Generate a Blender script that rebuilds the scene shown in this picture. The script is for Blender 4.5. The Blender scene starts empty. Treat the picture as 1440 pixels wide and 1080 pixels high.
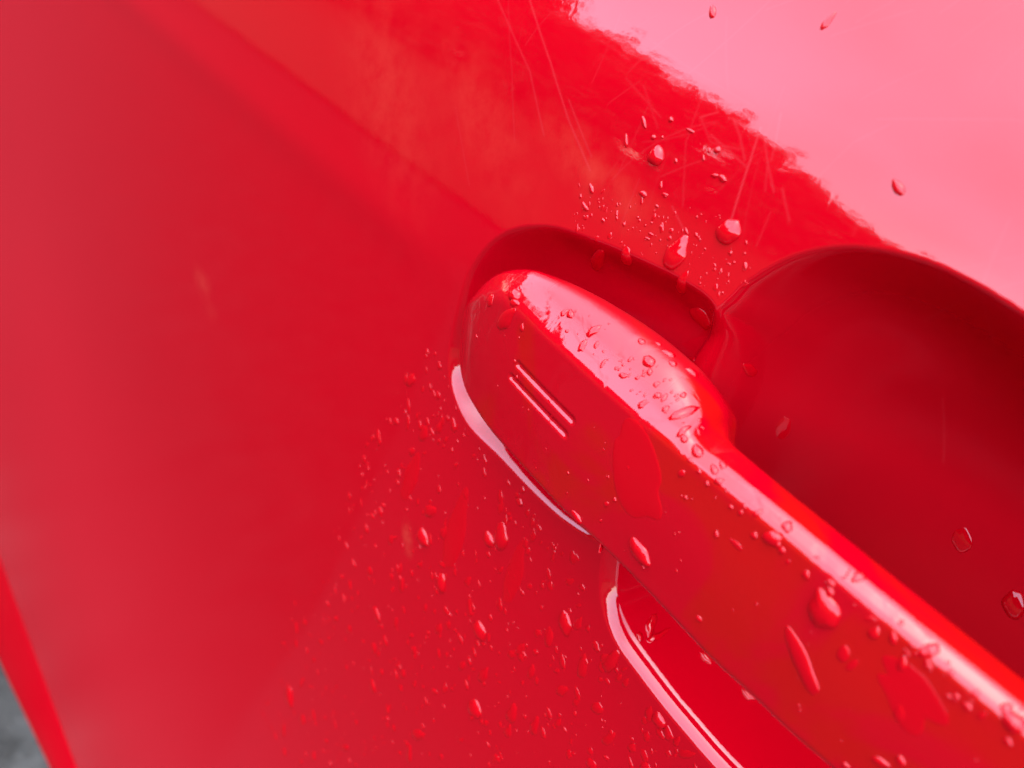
import bpy, bmesh, math, random
import numpy as np
from mathutils import Matrix, Vector
from mathutils.bvhtree import BVHTree
rng = np.random.default_rng(7); random.seed(7)
scene = bpy.context.scene
C = scene.collection
MM = 0.001

# ------------------------------------------------------------------ camera
cam_d = bpy.data.cameras.new('camera'); cam = bpy.data.objects.new('camera', cam_d); C.objects.link(cam)
scene.camera = cam
Rm = Matrix(((0.628342, -0.567534, 0.532063), (0.720468, 0.166542, -0.673193), (0.293449, 0.80633, 0.513536)))
CAM = Vector((0.0646126, -0.1100920, 0.0787716))
cam.matrix_world = Matrix.Translation(CAM) @ Rm.to_4x4()
cam_d.sensor_width = 36; cam_d.lens = 26.25
cam_d.clip_start = 0.005; cam_d.clip_end = 500
cam_d.dof.use_dof = True; cam_d.dof.focus_distance = 0.142; cam_d.dof.aperture_fstop = 15.0

# ------------------------------------------------------------------ light
SUN_EL, SUN_AZ = math.radians(74), math.radians(175)      # azimuth clockwise from +Y
world = bpy.data.worlds.new('World'); scene.world = world; world.use_nodes = True
nt = world.node_tree; bg = nt.nodes['Background']
sky = nt.nodes.new('ShaderNodeTexSky'); sky.sky_type = 'NISHITA'; sky.sun_disc = False
sky.sun_elevation = SUN_EL; sky.sun_rotation = SUN_AZ; sky.air_density = 1.0; sky.dust_density = 1.0; sky.ozone_density = 1.0
# thin high cloud: soft bright and dull patches all over the sky
wc = nt.nodes.new('ShaderNodeTexCoord'); wn = nt.nodes.new('ShaderNodeTexNoise'); wn.inputs['Scale'].default_value = 2.2; wn.inputs['Detail'].default_value = 4; wn.inputs['Roughness'].default_value = .45
wr = nt.nodes.new('ShaderNodeMapRange'); wr.inputs['From Min'].default_value = .3; wr.inputs['From Max'].default_value = .7; wr.inputs['To Min'].default_value = .72; wr.inputs['To Max'].default_value = 1.2
wm = nt.nodes.new('ShaderNodeMix'); wm.data_type = 'RGBA'; wm.blend_type = 'MULTIPLY'; wm.inputs['Factor'].default_value = 1
nt.links.new(wc.outputs['Generated'], wn.inputs['Vector']); nt.links.new(wn.outputs[0], wr.inputs['Value'])
nt.links.new(sky.outputs[0], wm.inputs['A']); nt.links.new(wr.outputs[0], wm.inputs['B']); nt.links.new(wm.outputs['Result'], bg.inputs[0]); bg.inputs[1].default_value = 0.15
sl = bpy.data.lights.new('sun', 'SUN'); sl.energy = 0.9; sl.angle = math.radians(175); sl.color = (1, .98, .96)
sun = bpy.data.objects.new('sun', sl); C.objects.link(sun)
sd = Vector((math.sin(SUN_AZ)*math.cos(SUN_EL), math.cos(SUN_AZ)*math.cos(SUN_EL), math.sin(SUN_EL)))
sun.rotation_euler = sd.to_track_quat('Z', 'Y').to_euler()
scene.view_settings.view_transform = 'Standard'; scene.view_settings.look = 'None'
scene.view_settings.exposure = 2.62; scene.view_settings.gamma = 1

# ------------------------------------------------------------------ helpers
def tag(o, label=None, cat=None, group=None, kind=None):
    if label: o['label'] = label
    if cat: o['category'] = cat
    if group: o['group'] = group
    if kind: o['kind'] = kind
    return o

def mesh_np(name, V, F, smooth=True, normals=None):
    """V (n,3) metres, F (m,4) or (m,3) vertex indices"""
    me = bpy.data.meshes.new(name)
    V = np.asarray(V, dtype=np.float32); F = np.asarray(F, dtype=np.int32); k = F.shape[1]
    me.vertices.add(len(V)); me.vertices.foreach_set('co', V.ravel())
    me.loops.add(F.size); me.loops.foreach_set('vertex_index', F.ravel())
    me.polygons.add(len(F)); me.polygons.foreach_set('loop_start', np.arange(0, F.size, k, dtype=np.int32))
    me.update(calc_edges=True); me.validate()
    me.polygons.foreach_set('use_smooth', np.full(len(me.polygons), smooth))
    if normals is not None: me.normals_split_custom_set_from_vertices(normals.tolist())
    return me

def link(name, me, mat, parent=None):
    o = bpy.data.objects.new(name, me); C.objects.link(o); me.materials.append(mat)
    if parent: o.parent = parent
    return o

def herm(xs, ys):
    """smooth monotone-ish cubic interpolation through the knots"""
    xs = np.array(xs, float); ys = np.array(ys, float)
    d = np.diff(ys)/np.diff(xs); m = np.empty_like(ys); m[0] = d[0]; m[-1] = d[-1]
    for i in range(1, len(d)):
        m[i] = 0 if d[i-1]*d[i] <= 0 else 2*d[i-1]*d[i]/(d[i-1]+d[i])
    def f(x):
        x = np.clip(x, xs[0], xs[-1]); i = np.clip(np.searchsorted(xs, x)-1, 0, len(xs)-2)
        h = xs[i+1]-xs[i]; t = (x-xs[i])/h
        return ((2*t**3-3*t**2+1)*ys[i] + (t**3-2*t**2+t)*h*m[i] + (-2*t**3+3*t**2)*ys[i+1] + (t**3-t**2)*h*m[i+1])
    return f

def closed_spline(P, n=10):
    P = np.array(P, float); out = []
    for i in range(len(P)):
        a, b, c, d = P[i-1], P[i], P[(i+1) % len(P)], P[(i+2) % len(P)]
        for t in np.arange(n)/n:
            out.append(0.5*((2*b)+(c-a)*t+(2*a-5*b+4*c-d)*t*t+(3*b-a-3*c+d)*t**3))
    return np.array(out)

def sdf(poly, U, V):
    """distance inside the closed polygon (0 outside)"""
    out = np.zeros(U.shape); lo = poly.min(0); hi = poly.max(0)
    m = (U > lo[0]) & (U < hi[0]) & (V > lo[1]) & (V < hi[1]); u = U[m]; v = V[m]
    d2 = np.full(u.shape, 1e12); ins = np.zeros(u.shape, bool)
    for i in range(len(poly)):
        a = poly[i-1]; b = poly[i]; e = b-a; L = e@e
        if L == 0: continue
        t = np.clip(((u-a[0])*e[0]+(v-a[1])*e[1])/L, 0, 1)
        d2 = np.minimum(d2, (u-a[0]-t*e[0])**2+(v-a[1]-t*e[1])**2)
        if e[1] != 0:
            c = ((a[1] > v) != (b[1] > v)) & (u < e[0]*(v-a[1])/e[1]+a[0]); ins ^= c
    r = np.where(ins, np.sqrt(d2), 0); out[m] = r
    return out

def vnoise(x, y, seed=0):
    """smooth value noise on arrays, about -1..1"""
    r = np.random.default_rng(seed); T = r.uniform(-1, 1, (256, 256))
    xi = np.floor(x).astype(int); yi = np.floor(y).astype(int); fx = x-xi; fy = y-yi
    fx = fx*fx*(3-2*fx); fy = fy*fy*(3-2*fy)
    g = lambda a, b: T[a & 255, b & 255]
    return (g(xi, yi)*(1-fx)+g(xi+1, yi)*fx)*(1-fy)+(g(xi, yi+1)*(1-fx)+g(xi+1, yi+1)*fx)*fy

# ------------------------------------------------------------------ materials
def new_mat(name):
    m = bpy.data.materials.new(name); m.use_nodes = True
    return m, m.node_tree, m.node_tree.nodes['Principled BSDF']
PAINT_RED = (0.43, 0.0001, 0.0055, 1)
def paint(name, wet=0.0, marks=False, rough=.03):
    m, t, b = new_mat(name); N = t.nodes.new; Lk = t.links.new
    b.inputs['Base Color'].default_value = PAINT_RED
    b.inputs['Roughness'].default_value = 0.5
    b.inputs['Specular IOR Level'].default_value = 0.0
    b.inputs['Coat Weight'].default_value = 1.0; b.inputs['Coat Roughness'].default_value = rough; b.inputs['Coat IOR'].default_value = 1.6
    tc = N('ShaderNodeTexCoord')
    n1 = N('ShaderNodeTexNoise'); n1.inputs['Scale'].default_value = 900; n1.inputs['Detail'].default_value = 2
    Lk(tc.outputs['Object'], n1.inputs['Vector'])
    bp = N('ShaderNodeBump'); bp.inputs['Strength'].default_value = 0.5; bp.inputs['Distance'].default_value = 0.000012
    Lk(n1.outputs[0], bp.inputs['Height'])
    last = bp
    if wet > 0:                                     # thin uneven film of rain water: plateaus with soft edges
        n2 = N('ShaderNodeTexNoise'); n2.inputs['Scale'].default_value = 75; n2.inputs['Detail'].default_value = 4; n2.inputs['Distortion'].default_value = 0.6
        mr = N('ShaderNodeMapRange'); mr.interpolation_type = 'SMOOTHSTEP'; mr.inputs['From Min'].default_value = 0.47; mr.inputs['From Max'].default_value = 0.56
        b2 = N('ShaderNodeBump'); b2.inputs['Strength'].default_value = wet; b2.inputs['Distance'].default_value = 0.00012
        Lk(tc.outputs['Object'], n2.inputs['Vector']); Lk(n2.outputs[0], mr.inputs['Value']); Lk(mr.outputs[0], b2.inputs['Height'])
        Lk(bp.outputs[0], b2.inputs['Normal']); last = b2
    Lk(last.outputs[0], b.inputs['Coat Normal'])
    if name == 'red handle paint wet':                # fine mist of spray dulls the upper face of the handle head
        fa = N('ShaderNodeAttribute'); fa.attribute_name = 'film'; r2 = N('ShaderNodeMath'); r2.operation = 'MULTIPLY_ADD'; r2.inputs[1].default_value = .3; r2.inputs[2].default_value = rough
        Lk(fa.outputs['Fac'], r2.inputs[0]); Lk(r2.outputs[0], b.inputs['Coat Roughness'])
        # mottled orange reflections in the wet film, painted into the base colour as patches
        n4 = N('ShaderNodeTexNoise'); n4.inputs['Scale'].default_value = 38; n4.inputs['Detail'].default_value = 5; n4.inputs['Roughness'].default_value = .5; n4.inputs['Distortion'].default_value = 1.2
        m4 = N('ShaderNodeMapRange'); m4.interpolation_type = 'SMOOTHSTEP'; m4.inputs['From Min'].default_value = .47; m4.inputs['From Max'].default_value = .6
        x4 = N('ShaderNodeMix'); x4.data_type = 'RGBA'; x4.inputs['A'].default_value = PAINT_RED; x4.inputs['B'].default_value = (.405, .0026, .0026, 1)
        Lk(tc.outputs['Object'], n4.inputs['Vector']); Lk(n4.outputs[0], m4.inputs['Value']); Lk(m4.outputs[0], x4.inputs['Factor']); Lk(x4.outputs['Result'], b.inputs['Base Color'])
    if marks:                                       # painted-on wear: scratches and dried grime carried by vertex attributes
        a = N('ShaderNodeAttribute'); a.attribute_name = 'scratch'
        g = N('ShaderNodeAttribute'); g.attribute_name = 'grime'
        ng = N('ShaderNodeTexNoise'); ng.inputs['Scale'].default_value = 160; ng.inputs['Detail'].default_value = 6; ng.inputs['Roughness'].default_value = .65
        mrg = N('ShaderNodeMapRange'); mrg.inputs['From Min'].default_value = .35; mrg.inputs['From Max'].default_value = .65
        mu = N('ShaderNodeMath'); mu.operation = 'MULTIPLY'
        Lk(tc.outputs['Object'], ng.inputs['Vector']); Lk(ng.outputs[0], mrg.inputs['Value']); Lk(mrg.outputs[0], mu.inputs[0]); Lk(g.outputs['Fac'], mu.inputs[1])
        mx = N('ShaderNodeMix'); mx.data_type = 'RGBA'; mx.inputs['A'].default_value = PAINT_RED; mx.inputs['B'].default_value = (0.62, 0.10, 0.05, 1)
        Lk(mu.outputs[0], mx.inputs['Factor'])
        m2 = N('ShaderNodeMix'); m2.data_type = 'RGBA'; m2.inputs['B'].default_value = (0.62, 0.09, 0.10, 1)
        Lk(a.outputs['Fac'], m2.inputs['Factor']); Lk(mx.outputs['Result'], m2.inputs['A']); Lk(m2.outputs['Result'], b.inputs['Base Color'])
        cr = N('ShaderNodeMath'); cr.operation = 'MULTIPLY_ADD'; cr.inputs[1].default_value = 0.10; cr.inputs[2].default_value = rough
        Lk(mu.outputs[0], cr.inputs[0]); Lk(cr.outputs[0], b.inputs['Coat Roughness'])
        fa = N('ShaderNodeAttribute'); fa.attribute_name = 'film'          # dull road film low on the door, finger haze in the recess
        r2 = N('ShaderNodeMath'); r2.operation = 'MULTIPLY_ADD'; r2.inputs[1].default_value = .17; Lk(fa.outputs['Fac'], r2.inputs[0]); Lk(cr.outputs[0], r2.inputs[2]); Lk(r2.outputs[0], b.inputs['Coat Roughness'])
        m5 = N('ShaderNodeMix'); m5.data_type = 'RGBA'; m5.inputs['B'].default_value = (.47, .010, .018, 1); c5 = N('ShaderNodeMath'); c5.operation = 'MULTIPLY'; c5.use_clamp = True; c5.inputs[1].default_value = 0 if 'recess' in name else .8  # brightness painted into the door colour away from the handle, over the road film
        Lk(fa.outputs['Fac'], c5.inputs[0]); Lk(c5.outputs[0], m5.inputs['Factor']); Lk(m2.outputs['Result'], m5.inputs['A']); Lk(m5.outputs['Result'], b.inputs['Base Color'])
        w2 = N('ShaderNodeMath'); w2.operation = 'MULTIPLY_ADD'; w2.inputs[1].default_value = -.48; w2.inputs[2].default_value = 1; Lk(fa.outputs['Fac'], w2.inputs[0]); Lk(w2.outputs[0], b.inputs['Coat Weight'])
    return m
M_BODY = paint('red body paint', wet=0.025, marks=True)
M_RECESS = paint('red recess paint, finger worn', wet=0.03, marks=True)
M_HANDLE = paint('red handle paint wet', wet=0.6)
M_SILL = paint('red sill paint, road dulled', rough=.3)
M_SILL.node_tree.nodes['Principled BSDF'].inputs['Coat Weight'].default_value = .22

def asphalt():
    m, t, b = new_mat('asphalt'); N = t.nodes.new; Lk = t.links.new
    tc = N('ShaderNodeTexCoord')
    n = N('ShaderNodeTexNoise'); n.inputs['Scale'].default_value = 14; n.inputs['Detail'].default_value = 8; n.inputs['Roughness'].default_value = .7
    v = N('ShaderNodeTexVoronoi'); v.inputs['Scale'].default_value = 90
    cr = N('ShaderNodeValToRGB'); cr.color_ramp.elements[0].position = .3; cr.color_ramp.elements[1].position = .7
    cr.color_ramp.elements[0].color = (.030, .027, .022, 1); cr.color_ramp.elements[1].color = (.088, .08, .068, 1)
    Lk(tc.outputs['Object'], n.inputs['Vector']); Lk(tc.outputs['Object'], v.inputs['Vector'])
    Lk(n.outputs[0], cr.inputs[0]); Lk(cr.outputs[0], b.inputs['Base Color']); b.inputs['Roughness'].default_value = .75
    sx_ = N('ShaderNodeSeparateXYZ'); Lk(tc.outputs['Object'], sx_.inputs[0])
    n3 = N('ShaderNodeTexNoise'); n3.inputs['Scale'].default_value = 4; n3.inputs['Detail'].default_value = 5; Lk(tc.outputs['Object'], n3.inputs['Vector'])
    ad = N('ShaderNodeMath'); ad.operation = 'MULTIPLY_ADD'; ad.inputs[1].default_value = .35; Lk(n3.outputs[0], ad.inputs[0]); Lk(sx_.outputs[1], ad.inputs[2])
    m1 = N('ShaderNodeMapRange'); m1.interpolation_type = 'SMOOTHSTEP'; m1.inputs['From Min'].default_value = 0; m1.inputs['From Max'].default_value = .21; m1.inputs['To Min'].default_value = .2; Lk(ad.outputs[0], m1.inputs['Value'])  # asphalt colour darkened away from the car to weaken its reflection in the paint
    mm_ = N('ShaderNodeMix'); mm_.data_type = 'RGBA'; mm_.blend_type = 'MULTIPLY'; mm_.inputs['Factor'].default_value = 1; Lk(cr.outputs[0], mm_.inputs['A']); Lk(m1.outputs[0], mm_.inputs['B'])
    Lk(mm_.outputs['Result'], b.inputs['Base Color']); b.inputs['Specular IOR Level'].default_value = .05
    bp = N('ShaderNodeBump'); bp.inputs['Distance'].default_value = .004; Lk(v.outputs['Distance'], bp.inputs['Height']); Lk(bp.outputs[0], b.inputs['Normal'])
    return m
M_ASPH = asphalt()

# ------------------------------------------------------------------ the setting
me = mesh_np('ground', [(-150, -150, -.93), (150, -150, -.93), (150, 150, -.93), (-150, 150, -.93)], [(0, 1, 2, 3)], smooth=False)
ground = link('ground', me, M_ASPH); tag(ground, 'grey wet asphalt far below the red car', kind='structure')

me = mesh_np('grass_verge', [(-150, -150, -.90), (150, -150, -.90), (150, -2.6, -.90), (-150, -2.6, -.90)], [(0, 1, 2, 3)], smooth=False)
M_GRASS, tg, bg_ = new_mat('grass'); ng_ = tg.nodes.new('ShaderNodeTexNoise'); ng_.inputs['Scale'].default_value = 9; ng_.inputs['Detail'].default_value = 8
rg_ = tg.nodes.new('ShaderNodeValToRGB'); rg_.color_ramp.elements[0].color = (.014, .021, .007, 1); rg_.color_ramp.elements[1].color = (.042, .046, .016, 1)
tg.links.new(ng_.outputs[0], rg_.inputs[0]); tg.links.new(rg_.outputs[0], bg_.inputs['Base Color']); bg_.inputs['Roughness'].default_value = .9; bg_.inputs['Specular IOR Level'].default_value = .1
tag(link('grass_verge', me, M_GRASS), 'dark green grass verge beyond the asphalt', kind='structure')

M_PAVE, tp, bp_ = new_mat('worn concrete'); np_ = tp.nodes.new('ShaderNodeTexNoise'); np_.inputs['Scale'].default_value = 5; np_.inputs['Detail'].default_value = 9
rp_ = tp.nodes.new('ShaderNodeValToRGB'); rp_.color_ramp.elements[0].color = (.008, .008, .008, 1); rp_.color_ramp.elements[1].color = (.026, .026, .025, 1)
tp.links.new(np_.outputs[0], rp_.inputs[0]); tp.links.new(rp_.outputs[0], bp_.inputs['Base Color']); bp_.inputs['Roughness'].default_value = .8; bp_.inputs['Specular IOR Level'].default_value = .05
me = mesh_np('concrete_path', [(-.42+.2, -.21+.226, -.925), (-1.80, -1.77, -.925), (30, -1.77, -.925), (30, .016, -.925)], [(0, 1, 2, 3)], smooth=False)
tag(link('concrete_path', me, M_PAVE), 'paler concrete strip beside the darker asphalt', kind='structure')

# trees across the road: the paint and the water mirror them
def leaf_mat():
    m, t, b = new_mat('foliage'); N = t.nodes.new; Lk = t.links.new
    oi = N('ShaderNodeNewGeometry'); r = N('ShaderNodeValToRGB')
    r.color_ramp.elements[0].color = (.03, .05, .014, 1); r.color_ramp.elements[1].color = (.09, .085, .025, 1)
    Lk(oi.outputs['Random Per Island'], r.inputs[0]); Lk(r.outputs[0], b.inputs['Base Color']); b.inputs['Roughness'].default_value = .6
    return m
M_LEAF = leaf_mat()
M_BARK, _, bb = new_mat('bark'); bb.inputs['Base Color'].default_value = (.09, .07, .05, 1); bb.inputs['Roughness'].default_value = .9
def tree_crown(R, h, n, seed):
    # bushy crown that reaches nearly to the ground: rounded top, clumped surface
    r = np.random.default_rng(seed)
    k = 26; cl = r.normal(size=(k, 3)); cl /= np.linalg.norm(cl, axis=1)[:, None]; cl = np.sign(cl)*np.abs(cl)**.75; cl *= r.uniform(.45, .82, (k, 1))
    i = r.integers(0, k, n); p = cl[i]+r.normal(size=(n, 3))*.13
    p = p*np.array([R, R*.8, h*.5])+np.array([0, 0, h*.5])
    p[:, 2] = np.clip(p[:, 2], .1, None)
    a = r.normal(size=(n, 3)); a /= np.linalg.norm(a, axis=1)[:, None]; b = np.cross(a, r.normal(size=(n, 3))); b /= np.linalg.norm(b, axis=1)[:, None]
    s = r.uniform(.09, .2, (n, 1)); V = np.stack([p-a*s, p+b*s*.6, p+a*s, p-b*s*.6], 1).reshape(-1, 3)
    return V, np.arange(4*n).reshape(-1, 4)
sky_x = [-42, -17.6, -14.4, -12.3, -10.8, -9.2, -7.9, -6, -4.5, -2, 16]; sky_h = [13.5, 10.6, 8.7, 7.4, 7.7, 7.0, 5.6, 4.3, 4.0, 3.7, 3.9]
rt = random.Random(4); TREES = []
x = -41
while x < 15:
    h = float(np.interp(x, sky_x, sky_h)); TREES.append((x, -16+rt.uniform(-.6, .6), h*rt.uniform(.98, 1.05), 1.5+h*.13)); x += 1.5+h*.1
TREES += [(-34-.3*q, -13+q*3.1, 15.5+rt.uniform(-1, 1), 3.6) for q in range(8)]
for k, (x, y, h, R) in enumerate(TREES):
    V, F = tree_crown(R, h, int(1100*h), 50+k)
    root = bpy.data.objects.new('tree', None); C.objects.link(root); root.location = (x, y, -.93)
    c = link('crown', mesh_np('crown', V, F, smooth=False), M_LEAF, root)
    bm = bmesh.new(); bmesh.ops.create_cone(bm, cap_ends=True, segments=10, radius1=.22, radius2=.09, depth=h*.7, matrix=Matrix.Translation((0, 0, h*.35)))
    mt = bpy.data.meshes.new('trunk'); bm.to_mesh(mt); bm.free(); link('trunk', mt, M_BARK, root)
    tag(root, ('tall ' if h > 9 else 'mid-height ' if h > 5.5 else 'low ')+'leafy green tree across the road behind the camera, mirrored in the red paint', 'tree', 'trees across the road')

r_ = np.random.default_rng(5); n = 30000
p = np.stack([r_.uniform(-60, 40, n), -15+r_.normal(0, .35, n), -.93+r_.uniform(0, 1, n)**.8*2.4], 1)
a_ = r_.normal(size=(n, 3)); a_ /= np.linalg.norm(a_, axis=1)[:, None]; b_ = np.cross(a_, r_.normal(size=(n, 3))); b_ /= np.linalg.norm(b_, axis=1)[:, None]
s_ = r_.uniform(.12, .25, (n, 1)); Vh = np.stack([p-a_*s_, p+b_*s_*.6, p+a_*s_, p-b_*s_*.6], 1).reshape(-1, 3)
tag(link('filler_hedge', mesh_np('filler_hedge', Vh, np.arange(4*n).reshape(-1, 4), smooth=False), M_LEAF), 'low green foliage screen added to hide the sky gap under the trees', kind='stuff')  # unseen, added to block the sky showing under the tree crowns

# ------------------------------------------------------------------ the car
car = bpy.data.objects.new('red_car', None); C.objects.link(car)
tag(car, 'rain-wet red car side seen close up at its door handle', 'car')

def grid_axis(lo, fine_lo, fine_hi, hi, step, grow=1.08):
    a = list(np.arange(fine_lo, fine_hi+1e-6, step)); s = step; x = a[-1]
    while x < hi: s = min(s*grow, 60); x += s; a.append(x)
    a[-1] = hi; s = step; x = a[0]; left = []
    while x > lo: s = min(s*grow, 60); x -= s; left.append(x)
    left[-1] = lo
    return np.array(left[::-1]+a)
gu = grid_axis(-1400, -62, 104, 500, .24); gv = grid_axis(-637, -52, 96, 330, .24)
U, V = np.meshgrid(gu, gv)                          # rows v, cols u

# body section: how far each height leans (degrees the normal tips up), integrated to a depth
vt = np.linspace(-640, 335, 6000)
TILT = herm([-640, -400, -250, -120, -30, 2, 14, 40, 52, 57, 63, 70, 90, 140, 340], [-.8, 1.2, .8, -1.2, -1, -.5, 2.5, 5, 8, 11.5, 15, 18, 22, 25, 28])
tt = np.tan(np.radians(TILT(vt))); wv = -np.concatenate([[0], np.cumsum((tt[1:]+tt[:-1])/2*np.diff(vt))]); wv -= np.interp(0, vt, wv)
def base_w(u, v):
    w = np.interp(v, vt, wv)
    w = w-(np.clip(-u-60, 0, None)**2)*1.0e-5       # the door bows very slightly along the car
    f = np.clip((-u-46)/30, 0, 1); w = w+.3*np.exp(-((v-7.5)/6.5)**2)*f*f*(3-2*f)
    return w
POCKET = closed_spline([(-18, -24), (-30.5, -23.8), (-39.3, -19.2), (-43.9, -11.8), (-45.6, 0), (-45.3, 11.3), (-40.0, 22.2), (-29.5, 29.5), (-16.7, 32.9), (-4.7, 34.9), (4.9, 35.9), (12.0, 35.0), (18, 29), (20, 8), (16, -13), (13, -20.5), (5, -23.4), (-5, -24.3)])
CUP = closed_spline([(12.5, 36.2), (14.2, 41.2), (18.6, 48.0), (24.6, 52.9), (32.1, 55.7), (39.9, 56.7), (50.6, 56.1), (75, 53), (110, 44), (140, 28), (150, 8), (140, -16), (115, -31), (85, -38.5), (60, -41.5), (45.3, -41.2), (34.9, -39.9), (25.5, -37.8), (19.4, -33.1), (15.5, -26.0), (11.5, -12), (9, 4), (8.5, 20), (10.5, 31)])
def rimmed(d, H, L, fil, p): 
    e = d*d/(d+fil); x = np.clip(e/L, 0, 1)
    return H*(1-(1-x)**p)
dP = sdf(POCKET, U, V); dC = sdf(CUP, U, V)
depP = rimmed(dP, 10, 15, 1.8, 2.5)
def soften(A, n, k):                                 # box blur, repeated
    for _ in range(k):
        for ax in (0, 1):
            c = np.cumsum(np.concatenate([np.repeat(np.take(A, [0], ax), n+1, ax), A, np.repeat(np.take(A, [-1], ax), n, ax)], ax), ax, dtype=float)
            m = A.shape[ax]; A = (np.take(c, np.arange(2*n+1, 2*n+1+m), ax)-np.take(c, np.arange(m), ax))/(2*n+1)
    return A
# the hollow is the shape a membrane takes over its outline, so it has no ridges
bu = np.arange(8, 156, 1.5); bv = np.arange(-46, 62, 1.5); BU, BV = np.meshgrid(bu, bv); dB = sdf(CUP, BU, BV); ins = dB > 0; phi = np.zeros(BU.shape)
for _ in range(5000):
    phi[1:-1, 1:-1] = (phi[:-2, 1:-1]+phi[2:, 1:-1]+phi[1:-1, :-2]+phi[1:-1, 2:])/4+1e-3; phi[~ins] = 0
phi /= phi.max()
fx = np.clip((U-bu[0])/1.5, 0, len(bu)-1.001); fy = np.clip((V-bv[0])/1.5, 0, len(bv)-1.001); ix = fx.astype(int); iy = fy.astype(int); fx -= ix; fy -= iy
PH = (phi[iy, ix]*(1-fx)+phi[iy, ix+1]*fx)*(1-fy)+(phi[iy+1, ix]*(1-fx)+phi[iy+1, ix+1]*fx)*fy
PH = soften(PH, 5, 3)
psi = 48*(1-np.sqrt(np.clip(1-PH, 0, 1)))
sm = np.clip((dC-1)/24, 0, 1); sm = sm*sm*(3-2*sm); dm = dC*(1-sm)+psi*sm; dm = np.where(dC > 3.5, soften(dm, 6, 2)*np.clip((dC-3.5)/4, 0, 1)+dm*(1-np.clip((dC-3.5)/4, 0, 1)), dm)
q_ = np.clip((V+34)/50, 0, 1); q_ = q_*q_*(3-2*q_)
e_ = dm*dm/(dm+1.4); up_ = 44*(1-(1-np.clip(e_/50, 0, 1))**2.6)
ds_ = np.linspace(0, 60, 1200); lw_ = np.concatenate([[0], np.cumsum(herm([0, .5, 2.3, 3.3, 12, 19, 60], [0, .5, 1.45, 2.9, 2.9, .2, 0])(ds_)[1:]*np.diff(ds_))])
lo_ = np.interp(dm, ds_, lw_); depC = up_*q_+lo_*(1-q_)
k_ = 4.5*np.clip(np.minimum(depP, depC)/2, 0, 1)+1e-6; dep = np.where(depP+depC > 0, (depP+depC+np.sqrt((depP-depC)**2+k_*k_))/2-k_/2, 0); dep = np.maximum(dep, 0)
W = base_w(U, V)-dep
P3 = np.stack([U, -W, V], -1)*MM
dWu = np.gradient(W, gu, axis=1); dWv = np.gradient(W, gv, axis=0)
NRM = np.stack([-dWu, -np.ones_like(W), -dWv], -1); NRM /= np.linalg.norm(NRM, axis=-1)[..., None]

# wear traced on the door: thin scratches, dried grime
scr = np.zeros(U.shape); gri = np.zeros(U.shape)
SCR = [
 ([(-64.9, 62.6), (-48.1, 53.6), (-38.1, 44.4)], 0.25),
 ([(-56.4, 65.0), (-43.6, 56.5), (-33.6, 49.1), (-24.0, 43.2)], 0.35),
 ([(-35.7, 52.4), (-30.4, 48.9), (-25.0, 45.5)], 0.25),
 ([(-62.0, 63.4), (-52.8, 52.0), (-44.9, 40.2)], 0.12),
 ([(3.1, 62.2), (4.5, 57.4), (5.7, 52.5), (6.8, 48.1)], 0.50),
 ([(-2.3, 61.8), (0.5, 60.0), (3.6, 57.1)], 0.30),
 ([(-4.2, 58.1), (0.2, 57.2), (4.6, 56.3)], 0.30),
 ([(-9.4, 62.2), (-7.8, 55.4), (-2.5, 46.1)], 0.15),
 ([(4.3, 61.5), (7.5, 58.1), (10.9, 54.9)], 0.30),
 ([(4.8, 65.2), (6.2, 62.3), (7.7, 58.8)], 0.30),
 ([(11.8, 55.9), (15.6, 52.3)], 0.25),
 ([(-4.4, 45.2), (-1.9, 43.8), (0.6, 42.4)], 0.30),
 ([(7.5, 58.1), (8.5, 56.2), (9.5, 54.5)], 0.20),
 ([(-65.5, 39.9), (-53.4, 27.0)], 0.12),
 ([(-25.6, 60.1), (-14.7, 57.0)], 0.15),
 ([(43.8, 31.6), (49.3, 18.9)], 0.15),
 ([(-21.3, 60.3), (-14.3, 55.3)], 0.15),
 ([(-7.7, 59.8), (-5.2, 61.6)], 0.30),
 ([(15.8, 59.5), (17.4, 65.7), (20.4, 69.6)], 0.12),
 ([(25.3, 54.8), (24.2, 58.8)], 0.12),
 ([(37.9, 53.2), (38.2, 57.1)], 0.12),
 ([(-31.9, 68.3), (-16.2, 65.9), (0.0, 64.5)], 0.10),
 ([(1.8, 58.1), (-3.5, 57.1), (-7.7, 59.8)], 0.20),
]
def add_line(F, pts, wd, amp):
    for a, b in zip(pts[:-1], pts[1:]):
        a = np.array(a); b = np.array(b); lo = np.minimum(a, b)-1; hi = np.maximum(a, b)+1
        i0, i1 = np.searchsorted(gu, [lo[0], hi[0]]); j0, j1 = np.searchsorted(gv, [lo[1], hi[1]])
        u = U[j0:j1, i0:i1]; v = V[j0:j1, i0:i1]
        if u.size == 0: continue
        e = b-a; t = np.clip(((u-a[0])*e[0]+(v-a[1])*e[1])/(e@e+1e-9), 0, 1)
        d = np.hypot(u-a[0]-t*e[0], v-a[1]-t*e[1])
        F[j0:j1, i0:i1] = np.maximum(F[j0:j1, i0:i1], amp*np.clip(1-d/wd, 0, 1))
hz = lambda x: np.clip(x, 0, 1)**2*(3-2*np.clip(x, 0, 1))
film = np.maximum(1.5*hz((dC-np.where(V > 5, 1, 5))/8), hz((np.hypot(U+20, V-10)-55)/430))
GRIME = [(-92, 36, .8, -.6, (44, 20), .10), (-58, 42, .9, -.4, (34, 13), .10), (-22, 43, .97, -.2, (26, 7), .16), (-178, -70, .7, -.7, (13, 5), .3), (-39.5, -70, .5, -.87, (7, 3), .45)]
for pts, amp in SCR: add_line(scr, pts, .26, amp*.42)
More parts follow.
